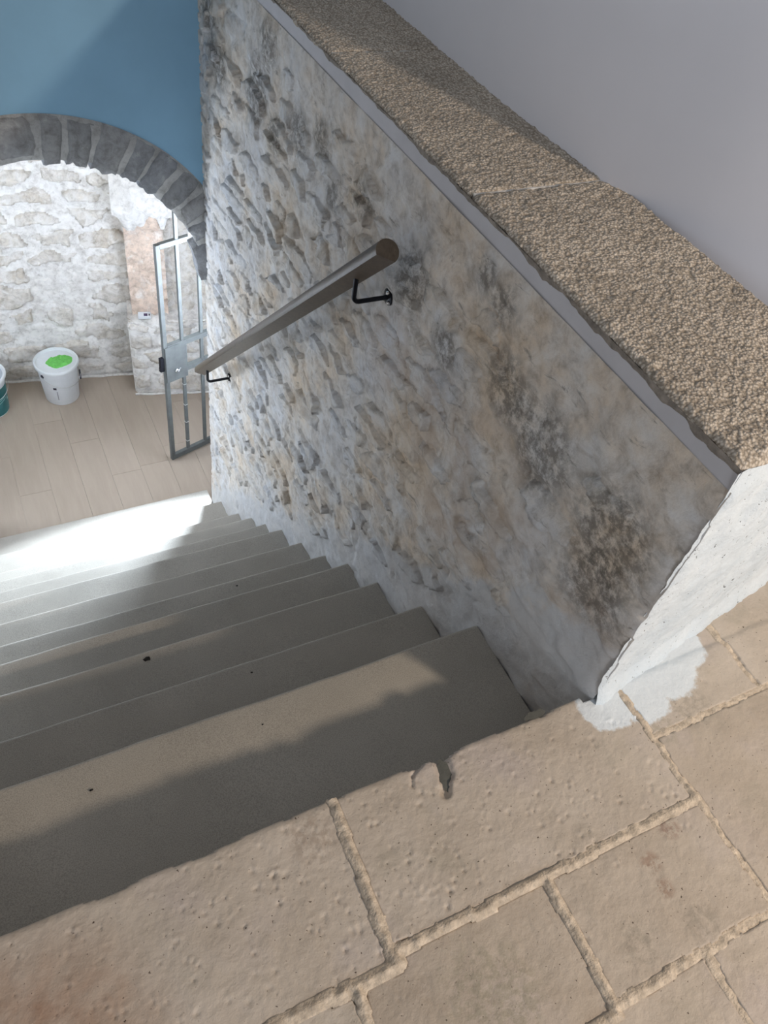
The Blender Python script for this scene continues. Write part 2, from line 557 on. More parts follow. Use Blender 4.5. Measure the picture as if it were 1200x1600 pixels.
def rubble(wall_name, O, ud, vd, nd, u1, v1, res, cw, ch, seed, mstone, mmortar, parent=None, keep=None, joint=0.16,
           relief=0.02, rough=0.006, bury=None, extra=None, min_faces=14, joint_var=0.25, base_fn=None, piece='stone', crevice=0.009, fade=None):
    """a rubble wall: the mortar is the wall's mesh, every stone a child of its own"""
    O, ud, vd, nd = (np.array(x, float) for x in (O, ud, vd, nd))
    nu, nv = int(u1 / res) + 1, int(v1 / res) + 1
    u = np.linspace(0, u1, nu); v = np.linspace(0, v1, nv)
    U, Vv = np.meshgrid(u, v)
    cid, bd, S = cells_voronoi(U, Vv, u1, v1, cw, ch, seed)
    rng = np.random.default_rng(seed + 1)
    ns = len(S)
    off = rng.uniform(0.0, 1.0, ns) * relief
    tu = rng.normal(0, 0.09, ns); tv = rng.normal(0, 0.12, ns)
    jw = joint * (1 + joint_var * rng.normal(0, 1, ns)).clip(0.4, 2.2)
    base = extra(U, Vv) if extra is not None else 0 * U
    mort = base + 0.010 * fbm(U / 0.12, Vv / 0.10, seed + 3, 5) + 0.004 * fbm(U / 0.03, Vv / 0.03, seed + 4, 3)
    hs = (off[cid] + tu[cid] * (U - S[cid, 0]) + tv[cid] * (Vv - S[cid, 1]))
    hs = np.clip(hs, -0.006, relief * 1.7)
    edge = np.clip((bd - jw[cid]) / 0.22, 0, 1)
    stone_h = base + 0.004 + hs * (0.45 + 0.55 * np.sqrt(edge)) + rough * 1.8 * fbm(U / 0.05, Vv / 0.045, seed + 6, 5, 0.6)
    crev = np.clip(1 - bd / 0.10, 0, 1) * np.clip(3.0 * fbm(U / (cw * .7), Vv / (ch * .7), seed + 12, 3) - 0.25, 0, 1)
    mort = mort - crevice * crev
    vm = bd > jw[cid] + 0.16 * fbm(U / (cw * .4), Vv / (ch * .4), seed + 8, 3)
    if bury is not None:
        pb = bury(U, Vv)                                     # 0..1 how much plaster covers the stones
        rs = rng.uniform(0, 1, ns)
        cu = np.array([pb[min(nv - 1, max(0, int(s[1] / res))), min(nu - 1, max(0, int(s[0] / res)))] for s in S])
        vm &= (rs > cu)[cid] & (pb < 0.93)
        # plaster keeps the swell of the stones it covers
        mort = mort + np.where((rs <= cu)[cid], 0.5 * hs * edge, 0)
    # stones rise out of the smeared plaster; only here and there an edge stands proud over a crevice
    proud = np.clip(0.15 + 1.6 * fbm(U / (cw * .6), Vv / (ch * .8), seed + 14, 3), 0, 1)
    sm = np.clip(edge * 2.2 + proud, 0, 1)
    stone_h = mort + 0.001 + (stone_h - mort) * sm * sm * (3 - 2 * sm)
    if fade is not None:
        fd = fade(U, Vv); stone_h = stone_h * fd; mort = mort * fd - 0.001
    H = np.where(vm, stone_h, mort)
    fm_all = np.ones((nv - 1, nu - 1), bool)
    if keep is not None:
        uc = (U[:-1, :-1] + U[1:, 1:]) / 2; vc = (Vv[:-1, :-1] + Vv[1:, 1:]) / 2
        fm_all = keep(uc, vc)
    # stones: quads whose four corners belong to one stone
    c4 = np.stack([cid[:-1, :-1], cid[:-1, 1:], cid[1:, 1:], cid[1:, :-1]], -1)
    m4 = vm[:-1, :-1] & vm[:-1, 1:] & vm[1:, 1:] & vm[1:, :-1]
    st = m4 & (c4 == c4[..., :1]).all(-1) & fm_all
    off3 = base_fn(U, Vv) if base_fn is not None else 0
    def pts(h):
        return O + U[..., None] * ud + Vv[..., None] * vd + (h + off3)[..., None] * nd
    flip = np.dot(np.cross(ud, vd), nd) < 0
    wall = submesh(wall_name, pts(np.where(vm, np.minimum(mort, stone_h - 0.006), mort)), fm_all, mmortar, parent, flip)
    ids, cnt = np.unique(c4[..., 0][st], return_counts=True)
    order = ids[np.argsort(-cnt)]
    cnts = dict(zip(ids, cnt))
    made = 0
    for c in order:
        if cnts[c] < min_faces or made >= 296:
            break
        mk = st & (c4[..., 0] == c)
        r_, c_ = np.where(mk)
        r0, r1, c0, c1 = r_.min(), r_.max() + 1, c_.min(), c_.max() + 1
        sub = mk[r0:r1, c0:c1]
        cntv = np.zeros((sub.shape[0] + 1, sub.shape[1] + 1), int)
        for a in (0, 1):
            for b_ in (0, 1):
                cntv[a:a + sub.shape[0], b_:b_ + sub.shape[1]] += sub
        h = H[r0:r1 + 1, c0:c1 + 1].copy()
        bl = cntv < 4
        h[bl] = np.minimum(mort[r0:r1 + 1, c0:c1 + 1][bl], h[bl]) - 0.012   # the rim turns into the wall
        uu = U[r0:r1 + 1, c0:c1 + 1]; vv = Vv[r0:r1 + 1, c0:c1 + 1]
        of = off3[r0:r1 + 1, c0:c1 + 1] if base_fn is not None else 0
        P = O + uu[..., None] * ud + vv[..., None] * vd + (h + of)[..., None] * nd
        submesh(piece, P, sub, mstone, wall, flip)
        made += 1
    return wall


# ------------------------------------------------------------------ key sizes
X0 = 1.007                                   # face of the stair wall
YF = 3.43                                    # face of the blue wall with the arch
ZF = -2.45                                   # lower floor
STEP_Y = [0.909, 1.155, 1.422, 1.641, 1.836, 2.061, 2.300, 2.491, 2.696, 2.926, 3.235, 3.553]
STEP_Z = [-0.257, -0.49, -0.705, -0.865, -1.045, -1.22, -1.40, -1.57, -1.745, -1.96, -2.18, -2.40]
XL = -0.42                                   # left side of the stairwell

# ------------------------------------------------------------------ upper floor: worn limestone tiles
def seg_d(px, py, a, b):
    ax, ay = a; bx, by = b
    t = np.clip(((px - ax) * (bx - ax) + (py - ay) * (by - ay)) / ((bx - ax) ** 2 + (by - ay) ** 2), 0, 1)
    return np.hypot(px - ax - t * (bx - ax), py - ay - t * (by - ay))


def nib_y(x):                                # foot line of the white wall end
    return 0.506 + (x - X0) * 0.187


def upper_floor():
    res = 0.0034
    x0, x1, y0, y1 = -1.05, 2.15, -0.75, 0.72
    nx, ny = int((x1 - x0) / res), int((y1 - y0) / res)
    X, Y = np.meshgrid(np.linspace(x0, x1, nx), np.linspace(y0, y1, ny))
    wx = X + 0.006 * fbm(X / 0.07, Y / 0.07, 3, 4)
    wy = Y + 0.006 * fbm(X / 0.07 + 9, Y / 0.07, 4, 4)
    # tiles: row by row (edge row, second row, third row) and the column on the right
    tid = np.zeros(X.shape, int)
    left = wx < 1.087
    y_a = np.where(wx < 0.37, 0.213, 0.230)
    r1 = left & (wy >= y_a)
    r2 = left & (wy < y_a) & (wy >= -0.002 - 0.012 * (wx < 0.69))
    r3 = left & ~r1 & ~r2
    tid[r1] = np.where(wx < -0.45, 0, np.where(wx < 0.369 - 0.03 * (0.37 - wy), 1, 2))[r1]
    tid[r2] = np.where(wx < 0.285, 3, np.where(wx < 0.694, 4, 5))[r2]
    tid[r3] = np.where(wx < 0.12, 6, np.where(wx < 0.52, 7, np.where(wx < 0.9, 8, 9)))[r3]
    r3b = r3 & (wy < -0.36)
    tid[r3b] = np.where(wx < 0.35, 10, np.where(wx < 0.72, 11, 12))[r3b]
    rt = ~left
    tid[rt] = np.where(wy > 0.381, np.where(wx < 1.42, 13, 14), np.where(wx < 1.60, np.where(wy > -0.12, 15, 16), np.where(wy > 0.05, 17, 18)))[rt]
    # distance to the nearest joint, from id changes (brush out)
    J = np.full(X.shape, 9.0)
    ch_ = np.zeros(X.shape, bool)
    ch_[:, :-1] |= tid[:, :-1] != tid[:, 1:]
    ch_[:-1, :] |= tid[:-1, :] != tid[1:, :]
    cur = ch_.copy()
    J[cur] = 0
    for k in range(1, 9):
        nxt = cur.copy()
        nxt[1:] |= cur[:-1]; nxt[:-1] |= cur[1:]
        if k % 2:
            nxt[:, 1:] |= nxt[:, :-1].copy(); nxt[:, :-1] |= nxt[:, 1:].copy()
        else:
            nxt[:, 1:] |= cur[:, :-1]; nxt[:, :-1] |= cur[:, 1:]
        J[nxt & ~cur] = k * res
        cur = nxt
    jn = fbm(X / 0.035, Y / 0.035, 21, 4)
    width = 0.0025 + 0.0045 * np.clip(jn + 0.05, 0, 1)
    width = np.where(left, width, 0.0024)
    width = np.where(seg_d(X, Y, (0.37, 0.215), (1.087, 0.23)) < 0.02, width + 0.0012, width)
    width = np.where(seg_d(X, Y, (0.37, 0.23), (0.365, 0.53)) < 0.02, width + 0.001, width)
    width = np.where(seg_d(X, Y, (0.15, 0.213), (0.39, 0.213)) < 0.025, width + 0.004, width)
    inside = J > width
    # surface
    H = 0.006 * fbm(X / 0.35, Y / 0.35, 31, 3) + 0.0022 * fbm(X / 0.05, Y / 0.05, 33, 5, 0.6) + 0.0006 * fbm(X / 0.011, Y / 0.011, 37, 2)
    H += 0.002 * (np.array([0.1, -0.6, 0.5, -0.8, -0.9, 0.6, 0, .3, -.4, .2, 0, .4, -.3, -.2, .4, -.3, 0.2, 0, .3])[tid])
    rng = np.random.default_rng(5)
    for k in range(430):                     # tooling marks: small pits with a raised lip
        if k < 330: cx, cy = rng.uniform(-0.36, 1.08), rng.uniform(0.22, 0.51)
        else: cx, cy = rng.uniform(-0.3, 2.0), rng.uniform(-0.3, 0.5)
        r = rng.uniform(0.0025, 0.0068)
        el = rng.uniform(0.5, 1.0); a = rng.normal(0.9, 0.5)
        i0, i1 = int((cy - 0.03 - y0) / res), int((cy + 0.03 - y0) / res)
        j0, j1 = max(0, int((cx - 0.03 - x0) / res)), int((cx + 0.03 - x0) / res)
        sx, sy = X[i0:i1, j0:j1] - cx, Y[i0:i1, j0:j1] - cy
        p = (sx * math.cos(a) + sy * math.sin(a)); q = (-sx * math.sin(a) + sy * math.cos(a)) / el
        d = np.hypot(p, q) / r
        dep = rng.uniform(0.0018, 0.0052)
        H[i0:i1, j0:j1] += -dep * np.exp(-d ** 2 * 1.6) + dep * 0.55 * np.exp(-((p - r * 1.3) ** 2 + q ** 2) / (r * r * 0.8))
    # chips on the worn edge over the stairs
    edge_y = 0.531 + 0.006 * fbm(X / 0.09, X * 0 + 3, 41, 4) - 0.004
    for cx, w, dd in ((0.625, 0.030, 0.012), (0.88, 0.03, 0.007), (0.10, 0.05, 0.009), (-0.05, 0.04, 0.008), (0.56, 0.018, 0.006)):
        edge_y -= dd * np.exp(-((X - cx) / w) ** 2)
    ch1 = seg_d(X, Y, (0.622, 0.54), (0.612, 0.485)); ch2 = seg_d(X, Y, (0.612, 0.485), (0.592, 0.447))
    H -= 0.011 * np.clip(1.25 - ch1 / 0.017, 0, 1) ** 0.7
    H -= 0.011 * np.clip(1.2 - ch2 / 0.011, 0, 1) ** 0.7 * (ch1 > 0.012)
    H -= 0.006 * np.clip(1 - seg_d(X, Y, (0.545, 0.505), (0.575, 0.522)) / 0.006, 0, 1)
    H -= 0.006 * np.clip(1 - seg_d(X, Y, (0.545, 0.505), (0.535, 0.485)) / 0.005, 0, 1)
    H -= 0.007 * np.clip(1 - np.hypot((X - 0.86) / 0.035, (Y - 0.53) / 0.012), 0, 1)
    H -= 0.006 * np.clip(1 - (edge_y - Y) / 0.018, 0, 1) ** 2           # rounded, worn nosing
    jd = np.clip((J - width) / 0.006, 0, 1)
    H = np.where(inside, H - 0.0014 * (1 - jd) ** 2, H)
    mort = 0.0028 + 0.0055 * fbm(X / 0.016, Y / 0.016, 51, 4) - 0.0035 * (X > 1.087)
    raised = np.maximum(seg_d(X, Y, (0.15, 0.213), (1.087, 0.23)) < 0.03, seg_d(X, Y, (0.37, 0.23), (0.365, 0.53)) < 0.03)
    mort = np.where(raised, mort + 0.0022, mort)
    ridge = np.clip(1 - J / 0.020, 0, 1)
    mort = np.where(J > width + 0.009, -0.02, mort * ridge + (H - 0.003) * (1 - ridge))
    ok = (Y <= np.where((X > X0 - 0.02) | (X < XL), 0.512, edge_y)) | ((X > X0 + 0.004) & (Y < nib_y(X) + 0.03))
    okf = ok[:-1, :-1] & ok[1:, 1:] & ok[:-1, 1:] & ok[1:, :-1]
    P = np.stack([X, Y, np.where(J > width + 0.009, H - 0.02, mort)], -1)
    floor = submesh('floor', P, okf, M['joint'])
    tag(floor, kind='structure')
    t4 = np.stack([tid[:-1, :-1], tid[:-1, 1:], tid[1:, 1:], tid[1:, :-1]], -1)
    i4 = inside[:-1, :-1] & inside[:-1, 1:] & inside[1:, 1:] & inside[1:, :-1]
    fm = okf & i4 & (t4 == t4[..., :1]).all(-1)
    for t in range(0, 19):
        mk = fm & (t4[..., 0] == t)
        if mk.sum() < 20:
            continue
        cntv = np.zeros(X.shape, int)
        for a in (0, 1):
            for b_ in (0, 1):
                cntv[a:a + mk.shape[0], b_:b_ + mk.shape[1]] += mk
        h = H.copy()
        rim = (cntv < 4) & (cntv > 0)
        h[rim] -= 0.010
        submesh('tile', np.stack([X, Y, h], -1), mk, M['tile'], floor)
    # cement showing in the chips
    mb = MB()
    for (cx, cy, sx, sy, n) in ((0.611, 0.482, 0.017, 0.036, 18), (0.862, 0.526, 0.030, 0.010, 14)):
        vs_ = []
        for i in range(n):
            a = 2 * math.pi * i / n
            k = 1 + random.uniform(-0.15, 0.15)
            vs_.append(mb.bm.verts.new((cx + sx * k * math.cos(a) - 0.25 * sy * math.sin(a) * -1 * 0.6, cy + sy * k * math.sin(a), -0.0085 if cx < 0.7 else -0.0055)))
        c_ = mb.bm.verts.new((cx, cy, -0.0075 if cx < 0.7 else -0.0045))
        for i in range(n):
            mb.bm.faces.new((vs_[i], vs_[(i + 1) % n], c_))
    o = mb.build('cement_patch', M['cement'], floor, True)
    o['label'] = 'dark grey cement in the chips of the tile edge'
    # the slab the tiles lie on, and the first riser under the worn edge
    mb = MB()
    mb.box(((-1.05 + X0) / 2, -0.13, -0.16), (X0 + 1.05, 1.26, 0.26))
    mb.box(((X0 + 2.15) / 2, -0.15, -0.16), (2.15 - X0, 1.2, 0.26))
    mb.build('floor_slab', M['tread'], floor)


upper_floor()

# ------------------------------------------------------------------ stone staircase
def staircase():
    root = tag(empty('staircase', (0.3, 0.53, -0.26)), 'grey honed stone staircase going down under the blue wall and arch', 'stairs')
    prev = 0.500
    for k, (ny, nz) in enumerate(zip(STEP_Y, STEP_Z)):
        bottom = nz - 0.30 if k < 11 else ZF - 0.02
        r = 0.013
        prof = [(prev - 0.03, bottom), (prev - 0.03, nz)]
        n_t = 8
        for i in range(n_t):
            prof.append((prev + (ny - r - prev) * (i / (n_t - 1)), nz))
        for i in range(1, 7):
            a = math.pi / 2 * (1 - i / 6)
            prof.append((ny - r + r * math.cos(a), nz - r + r * math.sin(a)))
        prof += [(ny - 0.003, nz - 0.045), (ny - 0.010, nz - 0.055), (ny - 0.012, bottom)]
        xs = np.linspace(XL, 0.998 if k < 3 else 1.004, 70)
        pr = np.array(prof)
        P = np.zeros((len(xs), len(pr), 3))
        P[..., 0] = xs[:, None]
        P[..., 1] = pr[None, :, 0]
        P[..., 2] = pr[None, :, 1]
        top = (np.arange(len(pr)) >= 1) & (np.arange(len(pr)) < len(pr) - 3)
        wob = 0.0030 * fbm(xs[:, None] / 0.30 + 5 * k, pr[None, :, 0] / 0.25 + 3 * k, 61 + k, 3) + 0.0008 * fbm(xs[:, None] / 0.03, pr[None, :, 0] / 0.03, 71 + k, 2)
        P[..., 2] += wob * top[None]
        nose = np.arange(len(pr)) >= 9
        P[..., 1] += (0.0035 * fbm(xs / 0.22 + 9 * k, xs * 0 + k, 81, 4))[:, None] * nose[None]
        V = P.reshape(-1, 3)
        F = grid_faces(np.ones((len(xs) - 1, len(pr) - 1), bool))
        s = mesh_np('step', V, F[:, ::-1], M['tread'], None, True)
        s.data.set_sharp_from_angle(angle=math.radians(60))
        # closed right-hand end
        mbm = bmesh.new(); mbm.from_mesh(s.data); mbm.verts.ensure_lookup_table()
        n = len(pr)
        try:
            mbm.faces.new([mbm.verts[(len(xs) - 1) * n + i] for i in range(n)])
            mbm.faces.new([mbm.verts[i] for i in range(n)][::-1])
        except Exception:
            pass
        bmesh.ops.recalc_face_normals(mbm, faces=mbm.faces)
        mbm.to_mesh(s.data); mbm.free()
        s.data.update()
        s.parent = root
        s.matrix_parent_inverse = Matrix.Translation(root.location).inverted()
        prev = ny - 0.012
    return root


staircase()

# ------------------------------------------------------------------ stair wall of rubble and lime plaster
WZ0 = -2.50
WY0, WY1 = 0.508, 3.45


def stair_z(y):
    """height of the nosing line at y"""
    return np.interp(y, [0.53] + STEP_Y, [0.0] + STEP_Z)


def tread_z(y):
    z = np.zeros_like(y)
    for ny, nz, pv in zip(STEP_Y, STEP_Z, [0.53] + STEP_Y[:-1]):
        z = np.where((y > pv), nz, z)
    return np.where(y > STEP_Y[-1], ZF, z)


def wall_extra(U, V):
    y = U + WY0; z = V + WZ0
    h = 0.016 * fbm(U / 0.7, V / 0.7, 91, 3)
    # the plaster fillet along the steps and the even lip at the top
    f = np.clip(1 - (z - stair_z(y)) / 0.16, 0, 1)
    h = h * (1 - 0.5 * f) + 0.004 * f
    topf = np.clip((z - 0.56) / 0.09, 0, 1)
    h = h * (1 - topf)
    e = np.clip((0.03 - U) / 0.03, 0, 1)      # rounded end at the corner
    h -= 0.007 * e ** 2
    t = np.clip((z - 0.668) / 0.014, 0, 1)
    h -= 0.010 * t ** 2
    return h


def wall_bury(U, V):
    y = U + WY0; z = V + WZ0
    n = fbm(U / 0.25, V / 0.25, 95, 3)
    a = np.clip(1 - (z - stair_z(y) - 0.02) / (0.22 + 0.10 * n), 0, 1) * 1.3
    b = np.clip((z - 0.40 - 0.10 * np.clip(y - 1.2, 0, 2.2) / 2 + 0.12 * n) / 0.14, 0, 1)
    c = np.clip(1 - (U / 0.55), 0, 1) * np.clip((z - 0.05) / 0.3, 0, 1) * 1.2
    base = np.clip(0.48 - 0.12 * (y - 0.8), 0.25, 0.48)
    return np.clip(np.maximum.reduce([a, b, c, base]), 0, 1)


def wall_keep(U, V):
    y = U + WY0; z = V + WZ0
    return z > tread_z(y) - 0.12


wall_right = rubble('wall_right', (X0, WY0, WZ0), (0, 1, 0), (0, 0, 1), (-1, 0, 0), WY1 - WY0, 0.684 - WZ0, 0.0085,
                    0.19, 0.078, 3, M['wall_stone'], M['wall_plaster'], keep=wall_keep, joint=0.13, relief=0.0105, rough=0.005,
                    bury=wall_bury, extra=wall_extra, fade=lambda U, V: 0.08 + 0.92 * np.clip((WY1 - 0.02 - WY0 - U) / 0.16, 0, 1) * np.clip((0.70 - (V + WZ0)) / 0.14, 0.12, 1))
tag(wall_right, kind='structure')

# body of the wall behind its rough face (fascia under the coping, reveal at the arch)
mb = MB()
bmv = mb.bm
def prism(bm, poly, z0, z1):
    lo = [bm.verts.new((x, y, z0)) for x, y in poly]
    hi = [bm.verts.new((x, y, z1)) for x, y in poly]
    n = len(poly)
    for i in range(n):
        bm.faces.new((lo[i], lo[(i + 1) % n], hi[(i + 1) % n], hi[i]))
    bm.faces.new(lo[::-1]); bm.faces.new(hi)
prism(bmv, [(X0 + 0.024, 0.535), (1.39, 0.60), (1.39, 3.54), (X0 + 0.024, 3.46)], -2.5, 0.705)
body = mb.build('wall_core', M['fascia'], wall_right)
# narrow smooth fascia band under the coping, a finger behind the wall face
fa_res = 0.012
yy = np.arange(0.512, 3.44, fa_res); zz = np.linspace(0.664, 0.728, 6)
Yg, Zg = np.meshgrid(yy, zz)
P = np.stack([X0 + 0.005 + 0.002 * fbm(Yg / 0.3, Zg / 0.1, 101, 3), Yg, Zg + 0.003 * fbm(Yg / 0.15, Zg * 0, 103, 2)], -1)
tag(submesh('fascia_band', P, np.ones((len(zz) - 1, len(yy) - 1), bool), M['fascia'], wall_right, True))['label'] = 'smooth grey plaster band under the coping'

# ragged dark bedding under the slabs
yy = np.arange(0.514, 3.44, 0.006); zz = np.linspace(0, 1, 6)
Yg, Tg = np.meshgrid(yy, zz)
low = 0.722 - 0.010 * np.clip(1.5 - yy, 0, 1) + 0.016 * fbm(yy / 0.06, yy * 0 + 5, 105, 4)
P = np.stack([X0 + 0.0025 + 0.002 * fbm(Yg / 0.03, Tg / 0.4, 107, 3) + 0.005 * (1 - Tg) ** 3, Yg, low[None] * (1 - Tg) + 0.732 * Tg], -1)
tag(submesh('bedding', P, np.ones((5, len(yy) - 1), bool), M['bedding'], wall_right, True))['label'] = 'ragged dark mortar bed under the coping'

# ------------------------------------------------------------------ white rough wall end
def wall_end():
    res = 0.009
    L = 1.15
    uu = np.arange(0, L, res); zz = np.arange(-0.02, 0.734, res)
    U, Z = np.meshgrid(uu, zz)
    d = np.array([1, 0.187]); d = d / np.hypot(*d)
    nx, ny = d[1], -d[0]
    hole = 0.010 * fbm(U / 0.12, Z / 0.12, 111, 4) + 0.005 * fbm(U / 0.02, Z / 0.02, 113, 3)
    edge = np.clip(1 - U / 0.022, 0, 1)
    hole = hole * (1 - edge) + 0.003 * fbm(U * 0, Z / 0.025, 117, 3) * edge - 0.006 * edge ** 2
    top = np.clip((Z - 0.67) / 0.04, 0, 1)
    hole = hole * (1 - top) - 0.006 * top
    fl = np.clip(1 - Z / 0.05, 0, 1) * 0.018          # paint skirt at the foot
    h = hole + fl
    # the face leans back a little towards the coping (splay fades with height)
    spl = 1.0
    P = np.stack([X0 - 0.001 + d[0] * U + nx * h, 0.506 + d[1] * U * spl + ny * h, Z], -1)
    P[..., 0] += 0.005 * fbm(Z / 0.03, Z * 0 + 2, 119, 4) * (U < 0.012)
    o = submesh('wall_front', P, np.ones((len(zz) - 1, len(uu) - 1), bool), M['nib'])
    tag(o, kind='structure')
    return o


wf = wall_end()
mb = MB(); prism(mb.bm, [(X0 + 0.035, 0.538), (1.68, 0.660), (1.40, 1.30), (1.2, 1.30)], -0.02, 0.55)
mb.build('wall_core', M['nib'], wf)

# ------------------------------------------------------------------ coping slabs on the half wall
CZ = 0.742
coping = tag(empty('coping', (1.2, 0.52, 0.705)), 'coarse beige stone coping along the top of the half wall', 'coping')
for k, (ya, yb) in enumerate(((0.517, 1.398), (1.404, 2.196), (2.202, 3.05), (3.056, 3.44))):
    res = 0.0042
    xa, xb = X0 + 0.004, 1.405
    xs = np.arange(xa, xb, res); ys = np.arange(ya, yb, res)
    Xg, Yg = np.meshgrid(xs, ys)
    h = 0.0026 * fbm(Xg / 0.017, Yg / 0.017, 121 + k, 3, 0.7) + 0.004 * fbm(Xg / 0.2, Yg / 0.2, 131, 3)
    h += 0.0042 * vnoise(Xg / 0.0105, Yg / 0.0075, 133 + k)
    dx = np.minimum(Xg - xa, 9); dy = np.minimum(Yg - ya, yb - Yg)
    h -= 0.010 * np.clip(1 - dx / 0.016, 0, 1) ** 2
    h -= 0.004 * np.clip(1 - dy / 0.010, 0, 1) ** 2
    if k == 0:
        h -= 0.012 * np.clip(1 - (Yg - ya) / 0.03, 0, 1) ** 2
    wob = 0.005 * fbm(Yg / 0.05, Yg * 0 + 1.7, 141, 4)
    Xw = Xg + wob * np.clip(1 - dx / 0.05, 0, 1)
    Z = CZ + h
    # sides: repeat the rim lower down
    Pt = np.stack([Xw, Yg, Z], -1)
    rowz = CZ - 0.018
    lo = Pt[:, :1].copy(); lo[..., 2] = rowz + 0.006 * fbm(ys[:, None] / 0.03, ys[:, None] * 0, 151, 3); lo[..., 0] += 0.004
    lo2 = lo.copy(); lo2[..., 0] += 0.05; lo2[..., 2] = rowz
    Pt = np.concatenate([lo2, lo, Pt], 1)
    fr = Pt[:1].copy(); fr[..., 2] = rowz; fr[..., 1] += 0.003
    bk = Pt[-1:].copy(); bk[..., 2] = rowz
    Pt = np.concatenate([fr, Pt, bk], 0)
    o = submesh('slab', Pt, np.ones((Pt.shape[0] - 1, Pt.shape[1] - 1), bool), M['coping'])
    o.data.set_sharp_from_angle(angle=math.radians(75))
    o.parent = coping
    o.matrix_parent_inverse = Matrix.Translation(coping.location).inverted()
for y in (1.401, 2.199, 3.053):
    mb = MB(); mb.box((1.20, y, CZ - 0.019), (0.36, 0.010, 0.030), bevel=0.003)
    o = mb.build('joint_mortar', M['room_mortar'], None)
    o.parent = coping; o.matrix_parent_inverse = Matrix.Translation(coping.location).inverted()

# ------------------------------------------------------------------ smooth grey wall behind the coping
mb = MB()
prism(mb.bm, [(1.385, 3.60), (1.355, 1.9), (1.375, 1.385), (1.69, 0.66), (2.6, 0.80), (2.6, 3.60)], 0.40, 2.6)
gw = mb.build('wall_corridor', M['grey_wall'])
bv = gw.modifiers.new('soft_corner', 'BEVEL'); bv.width = 0.26; bv.segments = 14
for p_ in gw.data.polygons: p_.use_smooth = True
gw.data.set_sharp_from_angle(angle=math.radians(50)); bv.limit_method = 'ANGLE'
tag(gw, kind='structure')

# left side of the stairwell
mb = MB(); prism(mb.bm, [(XL, 0.50), (XL, 3.42), (XL - 0.15, 3.42), (XL - 0.15, 0.50)], -2.5, 1.5)
tag(mb.build('wall_left', M['side_wall']), kind='structure')

# ------------------------------------------------------------------ blue wall with the stone arch
AX, AZ, RI, RO = 0.30, -0.80, 0.695, 0.885


